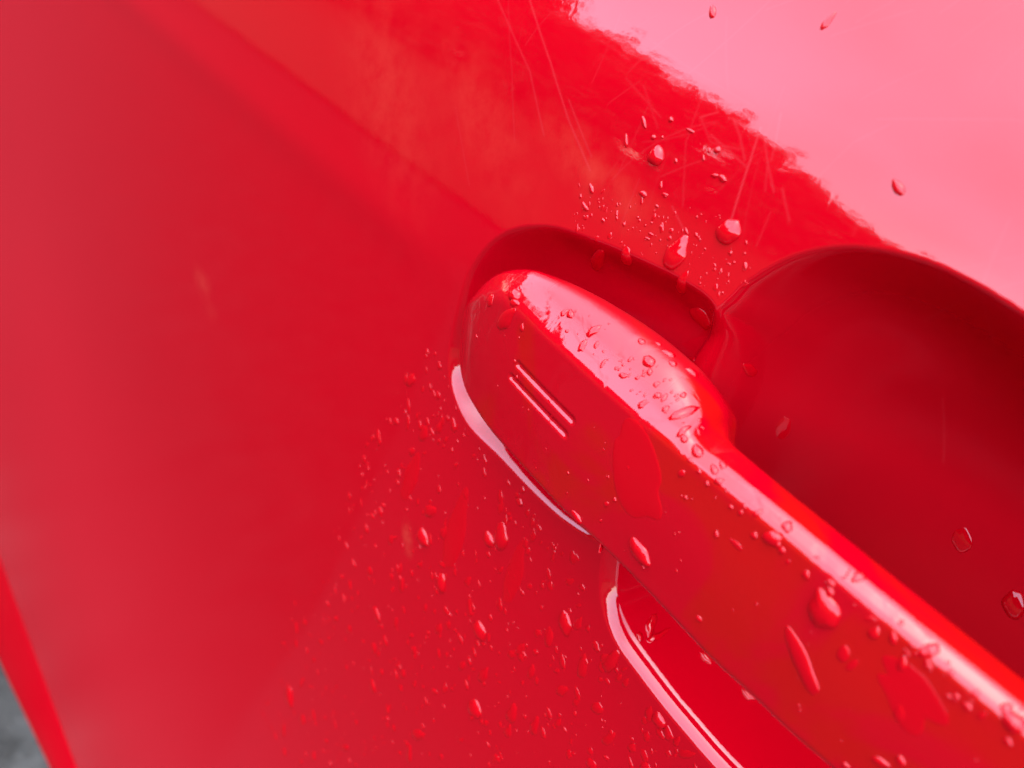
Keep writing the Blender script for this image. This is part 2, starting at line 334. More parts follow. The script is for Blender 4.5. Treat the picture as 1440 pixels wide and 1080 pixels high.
for k in range(50):                                  # random hairline swirls round the recess
    x = rng.uniform(-55, 60); y = rng.uniform(38, 90); a = rng.normal(1.2, .5); L = rng.uniform(5, 26); c = rng.normal(0, .02); P = [(x, y)]
    for s in range(10): x += math.cos(a)*L/10; y += math.sin(a)*L/10; a += c*L/10; P.append((x, y))
    add_line(scr, P, .24, rng.uniform(.02, .07))

for (x, z, ax, az, w_, amp) in GRIME:
    d = np.hypot(((U-x)*ax+(V-z)*az)/w_[0], ((U-x)*-az+(V-z)*ax)/w_[1]); gri = np.maximum(gri, amp*np.clip(1-d, 0, 1))
idx = np.arange(U.size).reshape(U.shape)
quads = np.stack([idx[:-1, :-1], idx[:-1, 1:], idx[1:, 1:], idx[1:, :-1]], -1).reshape(-1, 4)
cu = (U[:-1, :-1]+U[1:, 1:])/2; cv = (V[:-1, :-1]+V[1:, 1:])/2
fC = (sdf(CUP, cu, cv) > 0).ravel(); fP = (sdf(POCKET, cu, cv) > 0).ravel() & ~fC
def sub_mesh(name, mask, parent, mat=None):
    q = quads[mask]; us, inv = np.unique(q.ravel(), return_inverse=True)
    me = mesh_np(name, P3.reshape(-1, 3)[us], inv.reshape(-1, 4), True, NRM.reshape(-1, 3)[us])
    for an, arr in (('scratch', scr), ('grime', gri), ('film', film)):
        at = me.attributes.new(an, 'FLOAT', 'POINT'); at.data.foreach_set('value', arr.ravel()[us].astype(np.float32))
    return link(name, me, mat or M_BODY, parent)
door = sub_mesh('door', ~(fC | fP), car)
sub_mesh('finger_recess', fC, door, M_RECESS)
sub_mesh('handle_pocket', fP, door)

# door handle: sections in (height, depth) lofted along the car
TIP = -39.0; sx = lambda u: np.sqrt(np.maximum(np.asarray(u, float)-TIP, 0))
def tab(L, j): 
    L = sorted(L); return herm([float(sx(q[0])) for q in L], [q[j] for q in L])
T_ = [(-39, 1.5, 1), (-38.1, 6.6, 2), (-35, 13.7, 2.5), (-28.3, 19.8, 3), (-17.4, 24.1, 3), (-4.8, 26.3, 3), (5.6, 26.9, 3), (14.1, 26.5, 3.2), (20.5, 25.6, 4), (24.5, 24.2, 5), (27, 22.4, 7), (28.6, 22.2, 8.8), (31.6, 22.6, 10.5), (40, 22.8, 11.5), (52, 23, 12.2), (62.7, 23.2, 12.8), (76, 23.4, 13.4), (110, 22.5, 13), (140, 20, 6), (150, 16, 0)]
R_ = [(-39, 1.2, 2.5), (-38.0, 4.6, 4.8), (-35, 9.3, 7.2), (-28.3, 14.8, 10), (-21, 18.2, 12), (-12, 18.8, 13.6), (5, 18.9, 15.5), (17.5, 19.2, 16.7), (32, 20.1, 18), (47, 21, 19), (61, 21.6, 20), (78, 22, 20.5), (110, 21, 19.5), (140, 18, 10), (150, 15, 2)]
B_ = [(-39, .3, 1), (-37.9, -3.1, 2.5), (-33.5, -7.3, 4.5), (-25.7, -9.9, 7), (-14.3, -10.5, 9.3), (-4.3, -10.2, 10.5), (8.4, -9.8, 11.7), (20.2, -8.3, 13), (32.5, -7.2, 14.3), (45.8, -6.9, 15.4), (54, -5.9, 16), (61.6, -4.9, 17), (68, -4, 17.3), (110, -3, 16), (140, -1, 7), (150, 4, 0)]
fT = (tab(T_, 1), tab(T_, 2)); fR = (tab(R_, 1), tab(R_, 2)); fB = (tab(B_, 1), tab(B_, 2))
def fillet(P, rad, NF, nl):
    """closed polygon with rounded corners and evenly split edges, constant point count"""
    n = len(P); out = []; P = [np.array(p, float) for p in P]; cut = []
    for i in range(n):
        a, b, c = P[i-1], P[i], P[(i+1) % n]; e1 = a-b; e2 = c-b; l1 = np.linalg.norm(e1); l2 = np.linalg.norm(e2)
        k = min(rad[i], .48*l1, .48*l2); cut.append((b+e1/l1*k, b, b+e2/l2*k))
    for i in range(n):
        a, b, c = cut[i]
        for t in np.linspace(0, 1, NF[i]): out.append((1-t)**2*a+2*t*(1-t)*b+t*t*c)
        d = cut[(i+1) % n][0]
        for t in (np.arange(1, nl[i])/nl[i]): out.append(c+(d-c)*t)
    return np.array(out)
us = np.concatenate([TIP+0.02+(np.linspace(0, 1, 60)**2)*12, np.arange(TIP+12.3, 8, .2), np.arange(8.2, 32, .3), np.arange(32.3, 84, .4), np.arange(84.5, 150, 1.5)])
us = np.unique(np.round(us, 4))
rows = []
for u in us:
    x = sx(u); T = (float(fT[0](x)), float(fT[1](x))); R = (float(fR[0](x)), float(fR[1](x))); B = (float(fB[0](x)), float(fB[1](x)))
    s = min(1, (u-TIP)/14); s = math.sqrt(max(0, 1-(1-s)**2))
    g = np.interp(u, [14, 30], [0, 1]); g = g*g*(3-2*g)
    back = -9+g*(T[1]+3.5)
    tipf = math.exp(-(u-TIP)/9); inset = .58*(T[1]-back)+.4*s
    # lower edge pulls in just before the front face, then the front face bulges a little
    Bf = (B[0]+1.2*s, B[1]+.8*s+.35*(R[1]-B[1])*s)
    mid = ((Bf[0]+R[0])/2, (Bf[1]+R[1])/2+.55*s)
    # a flat chamfer runs along the top of the front face, then the top face goes back
    R2 = (R[0]+min(3.1, .45*(T[0]-R[0])+.9)*s, R[1]-1.9*s)
    ex, ey = T[0]-R2[0], T[1]-R2[1]; el = math.hypot(ex, ey)+1e-6; k2 = (.02+.29*(1-g))*el*s
    M2 = ((R2[0]+T[0])/2-ey/el*k2, (R2[1]+T[1])/2+ex/el*k2)
    pts = [(B[0]+2.2*s, back), B, Bf, mid, R, R2, M2, T, (T[0]-inset*min(1, s*1.2), back)]
    pts = [(a, b) for a, b in pts]
    rows.append(fillet(pts, [1, (2.6+3*tipf)*s, (3.5+5*tipf)*s, 9*s, (.9+7*tipf)*s, (.8+.3*(1-g))*s, (1+4.5*(1-g))*s, (4.5-2.7*g)*s, 1], [3, 9, 9, 72, 9, 7, 12, 10, 3], [3, 2, 30, 34, 10, 5, 5, 4, 3]))
S = np.array(rows); nu, ns, _ = S.shape
HU = np.repeat(us[:, None], ns, 1); HV = S[..., 0]; HW = S[..., 1].copy()
# two short engraved grooves near the rounded end
for (v0, ua, ub) in ((9.3, -12.0, 5.0), (5.8, -12.8, 4.6)):
    t = np.clip((HU-ua)/(ub-ua), 0, 1); du = HU-(ua+t*(ub-ua)); vc = v0
    d = np.hypot(du, HV-vc); front = HW > 6
    HW -= np.where(front & (d < 1.15), .62*(.5+.5*np.cos(np.pi*np.clip(d/1.15, 0, 1))), 0)
HP = np.stack([HU, -HW, HV], -1).reshape(-1, 3)*MM
hi_ = np.arange(nu*ns).reshape(nu, ns); nx = np.roll(hi_, -1, 1)
hq = np.stack([hi_[:-1], hi_[1:], nx[1:], nx[:-1]], -1).reshape(-1, 4)
hm = mesh_np('door_handle', HP, hq, True)
fl = np.clip((HV-(fR[0](sx(HU))+2.6))/2.5, 0, 1)*np.clip((24-HU)/8, 0, 1)*np.clip((HU+24)/12, 0, 1)
at = hm.attributes.new('film', 'FLOAT', 'POINT'); at.data.foreach_set('value', fl.ravel().astype(np.float32))
bm = bmesh.new(); bm.from_mesh(hm); bm.verts.ensure_lookup_table()
rings = [[bm.verts[int(i)] for i in hi_[r]] for r in (0, nu-1)]
for ring in rings:
    c = bm.verts.new(sum((v.co for v in ring), Vector())/ns)
    for a in range(ns): bm.faces.new((ring[a], ring[(a+1) % ns], c))
bmesh.ops.recalc_face_normals(bm, faces=bm.faces); 
for f in bm.faces: f.smooth = True
bm.to_mesh(hm); bm.free()
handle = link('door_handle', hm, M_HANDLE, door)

# sill below the door: its lower edge drops away towards the rear wheel
def strip(name, rows, mat, parent, thick=1.5):
    nr = len(rows); nc = len(rows[0]); V_ = np.array(rows, float).reshape(-1, 3)
    V_ = np.stack([V_[:, 0], -V_[:, 2], V_[:, 1]], -1)*MM; ii = np.arange(nr*nc).reshape(nr, nc)
    q = np.stack([ii[:-1, :-1], ii[1:, :-1], ii[1:, 1:], ii[:-1, 1:]], -1).reshape(-1, 4)
    return link(name, mesh_np(name, V_, q, True), mat, parent)
wb = float(base_w(0, -637))
su = np.linspace(-1500, 600, 90); low = lambda u: np.interp(u, [-1500, -760, -594, -389, -300, 600], [-905, -900, -823, -722, -690, -680])
rows = []
for t, w in ((0, -26), (.0, -8), (.015, -4), (.06, -2), (.3, 1), (.6, 5), (.95, 8), (1.0, 7), (1.0, -4), (1, -40)):
    rows.append([(u, -638.5+(low(u)+638.5)*t, wb+w-(max(-u-60, 0)**2)*1e-5) for u in su])
strip('sill', rows, M_SILL, car)

# ------------------------------------------------------------------ rain water
# a drop lies in optical contact with the paint: its body takes the paint's red, its skin mirrors like water
M_WATER, tw, bw = new_mat('rain water on red paint')
bw.inputs['Base Color'].default_value = (PAINT_RED[0]*1.08, PAINT_RED[1], PAINT_RED[2]*.8, 1); bw.inputs['Roughness'].default_value = .5; bw.inputs['Specular IOR Level'].default_value = 0
bw.inputs['Coat Weight'].default_value = 1; bw.inputs['Coat Roughness'].default_value = 0.0; bw.inputs['Coat IOR'].default_value = 1.5
BIG = [
 (-11.9, 3.3, 52.9, -12.0, 2.9, 49.6, 3.74, 'door', 'rounded clear raindrop above the handle on the red door, topmost of the large ones'),
 (7.6, 2.8, 48.7, 7.2, 2.3, 44.1, 4.38, 'door', 'broad angular raindrop on the red door between the handle pocket and the finger recess'),
 (1.0, 2.1, 42.0, 0.0, 1.5, 35.7, 4.46, 'door', 'large hanging raindrop on the upper rim of the handle pocket'),
 (4.3, 1.6, 37.2, 2.5, 5.4, 31.6, 2.48, 'handle_pocket', 'raindrop stretched over the rim just below the large hanging drop'),
 (-15.0, 2.9, 31.1, -19.5, 8.2, 24.3, 3.04, 'handle_pocket', 'elongated raindrop hanging over the upper rim of the pocket near the handle tip'),
 (-8.5, 1.5, 35.3, -10.0, 4.4, 30.7, 2.79, 'handle_pocket', 'small pointed raindrop hanging from the pocket rim above the middle of the handle head'),
 (7.2, 6.1, 31.1, 7.3, 9.0, 27.1, 5.5, 'handle_pocket', 'flat round raindrop inside the pocket wall close to the finger recess'),
 (16.9, 12.1, 24.4, 18.4, 15.9, 22.2, 2.31, 'finger_recess', 'flat water drop between the handle head and the finger recess'),
 (-34.8, 1.0, -62.4, -33.4, 1.1, -67.1, 5.79, 'door', 'small bright round raindrop alone on the red door left of the handle'),
 (-11.3, 0.6, -37.8, -9.3, 0.7, -44.7, 5.12, 'door', 'tall raindrop of a close pair on the door below the handle tip'),
 (-13.8, 0.7, -43.3, -12.7, 0.7, -47.1, 4.28, 'door', 'shorter raindrop of the close pair on the door below the handle tip'),
 (-6.6, 1.2, -68.7, -5.3, 1.3, -74.0, 5.01, 'door', 'rounded raindrop with a bright glint midway down the wet door paint'),
 (1.1, 1.6, -92.2, 2.8, 1.7, -97.7, 5.58, 'door', 'rounded raindrop with a bright glint low on the wet door paint'),
 (-76.7, 3.2, -189.7, -75.0, 3.2, -199.6, 6.08, 'door', 'blurred oval raindrop far left on the wet door paint'),
 (-23.6, 1.2, -68.3, -22.0, 1.3, -74.0, 3.94, 'door', 'thin upright raindrop left of the lower edge of the finger recess'),
 (13.0, 0.7, -42.1, 15.3, 0.8, -47.8, 3.88, 'door', 'long raindrop beside the lower rim of the finger recess'),
 (27.8, 0.6, -38.3, 26.9, 0.7, -46.5, 2.74, 'door', 'slanted raindrop crossing the lower rim line of the finger recess'),
 (58.5, 43.0, 8.9, 60.8, 43.2, 4.5, 4.01, 'finger_recess', 'round flat raindrop on the dark floor of the finger recess near its right side'),
 (71.3, 43.7, 4.8, 74.0, 43.1, -0.4, 3.97, 'finger_recess', 'raindrop at the right end of the finger recess above the handle grip'),
 (24.5, 24.7, 15.0, 25.5, 26.3, 9.4, 3.18, 'finger_recess', 'faint flat raindrop in the dark finger recess beside the handle neck'),
 (-18.9, -11.1, 20.5, -21.4, -11.4, 18.8, 2.96, 'door_handle', 'upper of two small square-edged raindrops on the bright ridge at the handle tip'),
 (-17.7, -12.2, 19.2, -20.2, -11.9, 18.3, 1.75, 'door_handle', 'lower of two small square-edged raindrops on the bright ridge at the handle tip'),
 (-18.1, -12.5, 18.0, -21.1, -11.8, 11.6, 3.54, 'door_handle', 'slanted streak of water on the round handle tip below the twin drops'),
 (-26.4, -10.3, 16.1, -26.8, -10.4, 13.3, 2.66, 'door_handle', 'thin short streak of water on the handle tip left of the twin drops'),
 (27.2, -15.6, 21.7, 29.1, -16.9, 20.8, 1.98, 'door_handle', 'round raindrop on the pink ridge highlight at the handle neck'),
 (24.7, -16.1, 21.6, 26.0, -16.3, 21.2, 1.28, 'door_handle', 'small raindrop on the pink ridge highlight just before the handle neck'),
 (31.7, -15.3, 22.2, 33.1, -16.5, 21.8, 1.19, 'door_handle', 'small round raindrop on the ridge highlight right after the handle neck'),
 (31.3, -16.6, 21.4, 32.8, -17.5, 20.8, 1.22, 'door_handle', 'pale raindrop on the ridge highlight below the handle neck'),
 (25.2, -16.4, 0.2, 30.6, -16.7, -1.4, 3.51, 'door_handle', 'long bright raindrop near the lower edge of the handle grip'),
 (52.9, -19.4, 18.4, 57.0, -19.7, 14.8, 4.62, 'door_handle', 'large pointed raindrop in the middle of the handle grip'),
 (52.3, -19.2, 10.2, 60.7, -19.6, 5.1, 3.09, 'door_handle', 'long trickle of water running along the lower half of the handle grip'),
 (55.3, -19.3, 8.0, 56.3, -19.3, 7.0, 1.37, 'door_handle', 'small bright raindrop at the head of the long trickle on the grip'),
 (59.6, -19.9, 14.8, 60.3, -19.9, 12.3, 1.76, 'door_handle', 'flat raindrop on the grip just right of the pointed large drop'),
 (61.6, -20.0, 14.4, 61.4, -20.0, 11.9, 0.95, 'door_handle', 'narrow raindrop on the grip below the flat drop'),
 (62.5, -20.0, 21.1, 63.4, -20.1, 19.7, 1.05, 'door_handle', 'round raindrop with bright glint on the right part of the grip'),
 (65.0, -20.2, 19.6, 65.8, -20.2, 17.4, 1.11, 'door_handle', 'raindrop cluster head on the right part of the grip'),
 (66.4, -19.3, 22.6, 66.2, -20.2, 20.8, 1.29, 'door_handle', 'raindrop hanging from the ridge highlight on the right part of the grip'),
 (68.2, -20.3, 13.9, 69.1, -20.2, 11.5, 1.48, 'door_handle', 'dark flat raindrop low on the right part of the grip'),
 (75.7, -19.9, 22.4, 77.9, -20.4, 21.8, 2.64, 'door_handle', 'large blurred raindrop on the grip at the right edge of the view'),
 (39.6, -18.4, 14.5, 42.0, -18.6, 14.5, 1.03, 'door_handle', 'thin curved streak of water under the ridge highlight of the grip'),
 (10.4, -11.2, 26.0, 13.0, -11.8, 25.6, 2.09, 'door_handle', 'raindrop in the middle of the wet upper face of the handle head'),
 (11.4, -8.6, 27.3, 13.8, -7.5, 27.3, 1.86, 'door_handle', 'curved raindrop on the upper face of the handle head near its outer edge'),
 (16.6, -8.2, 27.0, 18.3, -6.3, 26.4, 1.85, 'door_handle', 'larger bright raindrop at the rear of the handle head'),
 (7.2, 10.0, 19.9, 10.0, 7.6, 21.2, 1.43, 'handle_pocket', 'small bright raindrop at the rear of the handle head near the edge'),
 (14.1, -9.7, 27.0, 15.5, -9.3, 27.1, 1.61, 'door_handle', 'small bright raindrop in the upper middle of the handle head'),
 (7.2, -9.5, 27.0, 8.7, -9.8, 26.9, 1.36, 'door_handle', 'tiny bright raindrop on the upper face of the handle head'),
 (9.3, -7.7, 27.4, 10.5, -7.4, 27.4, 1.1, 'door_handle', 'tiny bright raindrop by the outer edge of the handle head'),
 (26.8, 10.0, -32.4, 29.8, 6.0, -35.2, 1.99, 'finger_recess', 'upright splash of water in the lower corner of the finger recess'),
 (31.0, 10.7, -33.6, 30.5, 5.4, -35.5, 1.52, 'finger_recess', 'curved splash of water beside the upright one, low in the finger recess'),
 (28.2, 5.4, -35.0, 28.9, 4.0, -35.7, 1.76, 'finger_recess', 'small pale drop at the foot of the splash low in the finger recess'),
 (40.6, 0.7, -42.2, 42.7, 0.7, -45.2, 3.24, 'door', 'bright drop on the wet lower wall of the finger recess'),
 (71.7, -20.1, 7.7, 72.7, -20.0, 6.5, 1.26, 'door_handle', 'small raindrop at the bottom edge of the view on the grip'),
 (-10.1, 0.4, -28.7, -8.1, 0.4, -29.3, 2.25, 'door', 'bright bead of water in the wet patch under the handle tip'),
 (-9.6, 0.3, -24.7, -9.4, 0.4, -26.3, 1.56, 'door', 'small bright bead in the wet patch under the handle tip, uppermost'),
 (25.5, 5.6, 63.6, 28.0, 5.3, 62.3, 1.58, 'door', 'irregular dark water blot on the bright pink reflection at the upper right'),
 (-17.4, 9.5, 75.6, -15.7, 8.8, 73.8, 1.39, 'door', 'small dark water mark at the top edge on the pink reflection'),
 (3.0, 11.3, 80.6, 2.6, 10.2, 77.6, 1.27, 'door', 'slim dark water mark at the top right on the pink reflection'),
 (13.2, -16.2, 14.4, 28.8, -17.4, 8.0, 11.36, 'door_handle', 'thin sheet of water on the front of the handle below the neck'),
 (62.9, -20.1, 16.4, 73.3, -20.4, 15.1, 6.35, 'door_handle', 'thin sheet of water on the right part of the grip, nearest the lower right corner'),
 (-25.1, 0.6, -39.6, -22.7, 1.1, -65.7, 7.33, 'door', 'broad faint trickle of water on the door left of the handle head'),
 (-43.8, 0.7, -43.4, -45.6, 1.0, -60.5, 5.98, 'door', 'faint short trickle of water farthest left on the wet door'),
 (-4.3, 0.6, -36.9, -1.7, 0.9, -56.5, 5.26, 'door', 'faint trickle of water running down from under the handle head'),
 (20.7, -15.2, -6.4, 17.2, 2.8, -23.2, 2.5, 'door_handle', 'bulging raindrop on the lower edge of the handle above the recess corner'),
 (12.0, -14.5, -6.6, 15.2, -14.8, -6.8, 1.88, 'door_handle', 'small raindrop on the lower edge of the handle head'),
 (38.2, 13.3, -34.0, 41.3, 13.4, -34.4, 2.3, 'finger_recess', 'raindrop on the lower edge of the grip, halfway along'),
 (48.2, 14.9, -34.6, 51.4, 14.9, -34.8, 2.31, 'finger_recess', 'raindrop on the lower edge of the grip nearest the bottom of the view'),
 (37.4, -18.3, 14.0, 37.8, -18.3, 12.8, 0.97, 'door_handle', 'tiny hooked raindrop under the ridge highlight of the grip'),
]
SPAT = [
 (-18.6, 3.8, 55.9, -16.5, 3.5, 54.3, 0.84),
 (-19.9, 3.2, 51.9, -18.6, 2.9, 50.0, 0.92),
 (-12.9, 4.2, 57.9, -12.5, 4.0, 57.0, 1.0),
 (-9.1, 4.1, 57.3, -7.3, 4.1, 57.2, 0.67),
 (-14.6, 3.5, 53.9, -13.9, 3.4, 53.4, 1.09),
 (-12.7, 3.6, 54.6, -12.5, 3.5, 54.1, 0.59),
 (-3.4, 3.9, 56.3, -2.7, 3.8, 55.6, 0.76),
 (-2.1, 4.0, 57.0, -1.3, 3.9, 56.1, 1.38),
 (-3.6, 3.6, 54.9, -3.0, 3.5, 54.1, 0.64),
 (-0.5, 3.3, 52.7, 0.8, 3.3, 53.1, 0.79),
 (0.8, 3.3, 53.1, 2.6, 3.4, 53.1, 1.1),
 (-8.2, 3.2, 52.4, -7.6, 3.1, 51.7, 0.69),
 (-12.0, 2.3, 44.4, -10.0, 2.3, 44.6, 1.1),
 (-8.7, 2.7, 48.0, -8.1, 2.5, 46.7, 0.73),
 (-6.8, 2.5, 46.4, -6.4, 2.4, 45.9, 0.7),
 (-7.5, 2.5, 46.1, -6.1, 2.5, 46.5, 0.72),
 (-7.4, 2.3, 44.2, -7.1, 2.2, 43.7, 0.88),
 (-22.9, 2.0, 41.1, -21.2, 1.9, 39.9, 1.13),
 (-23.9, 1.8, 38.6, -23.5, 1.7, 37.7, 0.7),
 (-22.8, 1.7, 37.4, -20.8, 1.6, 36.5, 1.12),
 (-14.6, 1.8, 39.0, -13.6, 1.7, 38.0, 0.63),
 (-14.6, 1.8, 39.6, -14.1, 1.7, 38.5, 0.81),
 (-17.0, 1.6, 37.0, -16.2, 1.6, 36.3, 0.81),
 (-12.4, 1.7, 38.1, -11.5, 1.7, 38.1, 0.79),
 (-4.9, 2.0, 41.6, -4.3, 2.0, 41.0, 0.72),
 (-6.5, 1.8, 39.1, -5.2, 1.8, 39.3, 0.62),
 (-6.8, 1.7, 38.1, -5.5, 1.7, 38.3, 0.63),
 (-7.9, 1.9, 40.0, -7.4, 1.9, 40.0, 0.51),
 (-7.0, 2.0, 41.0, -6.4, 2.0, 41.0, 0.51),
 (-18.8, 1.7, 38.4, -18.4, 1.7, 38.3, 0.43),
 (-10.1, 1.9, 40.6, -9.6, 1.9, 40.4, 0.56),
 (0.6, 2.4, 45.9, 1.1, 2.4, 45.7, 0.51),
 (1.2, 2.5, 46.6, 1.6, 2.5, 46.4, 0.37),
 (12.5, 2.2, 43.6, 13.4, 2.1, 42.5, 0.85),
 (9.1, 2.2, 43.6, 9.9, 2.2, 43.6, 0.8),
 (11.5, 2.3, 44.7, 12.0, 2.3, 44.7, 0.56),
 (11.0, 2.5, 46.6, 11.2, 2.4, 46.0, 0.5),
 (4.8, 2.1, 42.0, 5.3, 2.1, 42.0, 0.48),
 (9.8, 2.0, 41.9, 10.6, 2.1, 42.0, 0.46),
 (10.7, 2.1, 42.7, 11.2, 2.1, 42.5, 0.59),
 (14.1, 2.0, 41.0, 14.4, 2.2, 40.7, 0.46),
 (11.5, 1.8, 39.5, 11.8, 1.8, 39.4, 0.48),
 (9.5, 1.9, 40.7, 9.7, 1.9, 39.9, 0.65),
 (1.3, 1.9, 40.7, 1.6, 1.9, 40.5, 0.4),
 (3.2, 2.2, 43.0, 3.6, 2.1, 42.8, 0.52),
 (-3.7, 1.8, 39.4, -3.4, 1.8, 39.1, 0.43),
 (-3.3, 1.6, 37.0, -3.0, 1.6, 36.8, 0.43),
 (7.1, 1.6, 36.8, 7.4, 1.6, 36.5, 0.53),
 (11.5, 1.6, 37.3, 12.0, 1.6, 37.4, 0.48),
]
WET = [(-52.7, -11.5), (-64.9, -49.9), (-75.9, -102.9), (-91.0, -175.8), (-93.0, -269.3), (54.3, -41.1), (39.4, -40.9), (24.1, -38.9), (11.8, -27.5), (-7.2, -27.0), (-29.4, -24.8), (-43.4, -15.7)]
UP = [(-26.5, 40.6), (4.4, 48.2), (16.7, 41.9), (11.2, 36.1), (-5.0, 35.4), (-22.4, 32.3)]

def surf_tree(objs):
    Vs = []; Fs = []; n = 0
    for o in objs:
        m = o.data; c = np.empty(len(m.vertices)*3, np.float32); m.vertices.foreach_get('co', c); c = c.reshape(-1, 3)
        f = np.empty(len(m.loops), np.int32); m.loops.foreach_get('vertex_index', f)
        st = np.empty(len(m.polygons), np.int32); m.polygons.foreach_get('loop_start', st); tot = np.empty(len(m.polygons), np.int32); m.polygons.foreach_get('loop_total', tot)
        cen = c[f[st]]; keep = (cen[:, 0] > -.14) & (cen[:, 0] < .11) & (cen[:, 2] > -.24) & (cen[:, 2] < .1)
        for s0, k in zip(st[keep].tolist(), tot[keep].tolist()): Fs.append((f[s0:s0+k]+n).tolist())
        Vs.append(c); n += len(c)
    return BVHTree.FromPolygons(np.concatenate(Vs).tolist(), Fs)
TREE = surf_tree([o for o in bpy.data.objects if o.name in ('door', 'finger_recess', 'handle_pocket', 'door_handle')])
def cast(p, n):
    h = TREE.ray_cast(p+n*.004, -n, .012)
    return h
def blob(A, B_, width, hfac=.34, K=6, M=20, seed=0, rough=.12, hmax=1.1, taper=.25, flat=False):
    """one drop lying on the surface between points A and B (mm); heavier towards B. Returns verts, faces"""
    r = random.Random(seed); A = Vector(A)*MM; B_ = Vector(B_)*MM; c = (A+B_)/2
    loc, n, i, d = TREE.find_nearest(c)
    if loc is None: return None
    # average the normal a little
    nn = Vector(n)
    e = B_-A; e -= nn*e.dot(nn); L = e.length/2
    if L < 1e-5: e = Vector((0, 0, -1)); e -= nn*e.dot(nn)
    e.normalize(); f = nn.cross(e); W_ = width*MM/2; L = max(L, W_*.8)
    ph = [r.uniform(0, 6.28) for _ in range(5)]; am = [rough*r.uniform(.4, 1)/(k+1)**.7 for k in range(5)]
    h = min(hmax*MM, hfac*2*min(W_, L))
    V = []; F = []
    def P(rr, th):
        o = 1+sum(am[k]*math.sin((k+2)*th+ph[k]) for k in range(5))
        a = math.cos(th)*L*o*rr; b = math.sin(th)*W_*o*rr*(1-taper*(-math.cos(th)*.5+.0)*1 if math.cos(th) > 0 else 1-taper*(-math.cos(th)))
        q = loc+e*a+f*b
        hh = TREE.ray_cast(q+nn*.003, -nn, .008)
        s = hh[0] if hh[0] is not None and abs((hh[0]-q).dot(nn)) < .55*max(L, W_) else q
        z = h*(max(0, 1-rr**7))**.6 if flat else h*(max(0, 1-rr**2.3))**.62*(1+.2*math.cos(th)*rr)
        return s+nn*(z-.00002 if rr > .99 else z)
    V.append(P(0, 0))
    for k in range(1, K+1):
        rr = math.sin(k/K*math.pi/2)
        for m in range(M): V.append(P(rr, m/M*2*math.pi))
    for m in range(M): F.append((0, 1+m, 1+(m+1) % M))
    for k in range(K-1):
        a = 1+k*M; b = a+M
        for m in range(M): F.append((a+m, b+m, b+(m+1) % M)); F.append((a+m, b+(m+1) % M, a+(m+1) % M))
    return [tuple(v) for v in V], F, tuple(loc), tuple(nn)
def drop_object(res, label, group=None):
    V, F, loc, n = res; lo = np.array(loc); V = np.array(V)-lo
    me = mesh_np('water_drop', V, np.array(F)); o = link('water_drop', me, M_WATER); o.location = loc
    # make sure the normals point away from the paint
    nz = Vector(n); s = sum(p.normal.dot(nz) for p in me.polygons)
    if s < 0: me.flip_normals()
    return tag(o, label, 'raindrop', group)
def size_word(w, a, b): return 'tiny' if w < a else 'small' if w < b else 'medium-sized'
for k, q in enumerate(BIG):
    on = q[7]; w = q[6]; film = 'sheet' in q[8] or 'trickle' in q[8] or 'streak' in q[8] or 'flat' in q[8]
    r_ = blob(q[0:3], q[3:6], w*.92, hfac=.010 if 'sheet' in q[8] else .035 if 'faint' in q[8] else .13 if film else .27, K=10 if film else 8, M=44 if 'sheet' in q[8] else 30, seed=100+k, flat='sheet' in q[8], rough=.3 if 'sheet' in q[8] else .22 if 'splash' in q[8] else .10 if w > 2 else .05, hmax=1.0)
    if r_: drop_object(r_, q[8], 'larger raindrops one can single out')
for k, q in enumerate(SPAT):
    r_ = blob(q[0:3], q[3:6], q[6]*.95, hfac=.33, K=4, M=12, seed=300+k, rough=.14)
    if r_: drop_object(r_, size_word(q[6], .9, 1.4)+(' elongated' if math.dist(q[0:3], q[3:6]) > 1.7*q[6] else ' rounded')+' raindrop on the door above the handle, '+('near the finger recess' if q[0] > 4 else 'close over the pocket rim' if q[2] < 43 else 'high up near the pink reflection' if q[2] > 51 else 'midway up the spatter'), 'small raindrops on the door above the handle')
# streaky beads all over the wet part of the door left of and below the handle
def inpoly(P, x, y):
    c = False
    for i in range(len(P)):
        a, b = P[i-1], P[i]
        if (a[1] > y) != (b[1] > y) and x < (b[0]-a[0])*(y-a[1])/(b[1]-a[1])+a[0]: c = not c
    return c
def cam_depth(x, z): return (Vector((x, 0, z))*MM-CAM).length
def scatter(P, n, size, sizes2, seed, ang):
    r = random.Random(seed); out = []; xs = [p[0] for p in P]; ys = [p[1] for p in P]; t = 0
    while len(out) < n and t < 60*n:
        t += 1; x = r.uniform(min(xs), max(xs)); y = r.uniform(min(ys), max(ys))
        if not inpoly(P, x, y): continue
        dpt = cam_depth(x, y)
        if r.random() > (.15/dpt)**2.2: continue         # the spray thins out away from the handle
        w = min(sizes2, size*math.exp(r.gauss(0, .5))); L = w*r.uniform(.9, 2.6); a = ang+r.gauss(0, .35)
        out.append((x, y, x+math.cos(a)*L, y+math.sin(a)*L, w))
    return out
def onface(x, y): return (x, -float(base_w(x, y)), y)
WETN = scatter(WET, 720, 1.0, 3.4, 11, math.radians(-82))
WETN.sort(key=lambda q: -q[4]/cam_depth(q[0], q[1]))
def where_low(q): return 'slanting ' if abs(q[2]-q[0]) > .45*abs(q[3]-q[1]) else 'upright '
def zone_low(q):
    x, z = q[0], q[1]
    if z > -32: return 'beside the rounded handle tip'
    if x > 8: return 'below the finger recess'
    if z > -50: return 'just below the handle head'
    if z > -75: return 'midway down the picture'
    return 'low near the picture edge' if x > -35 else 'at its far left'
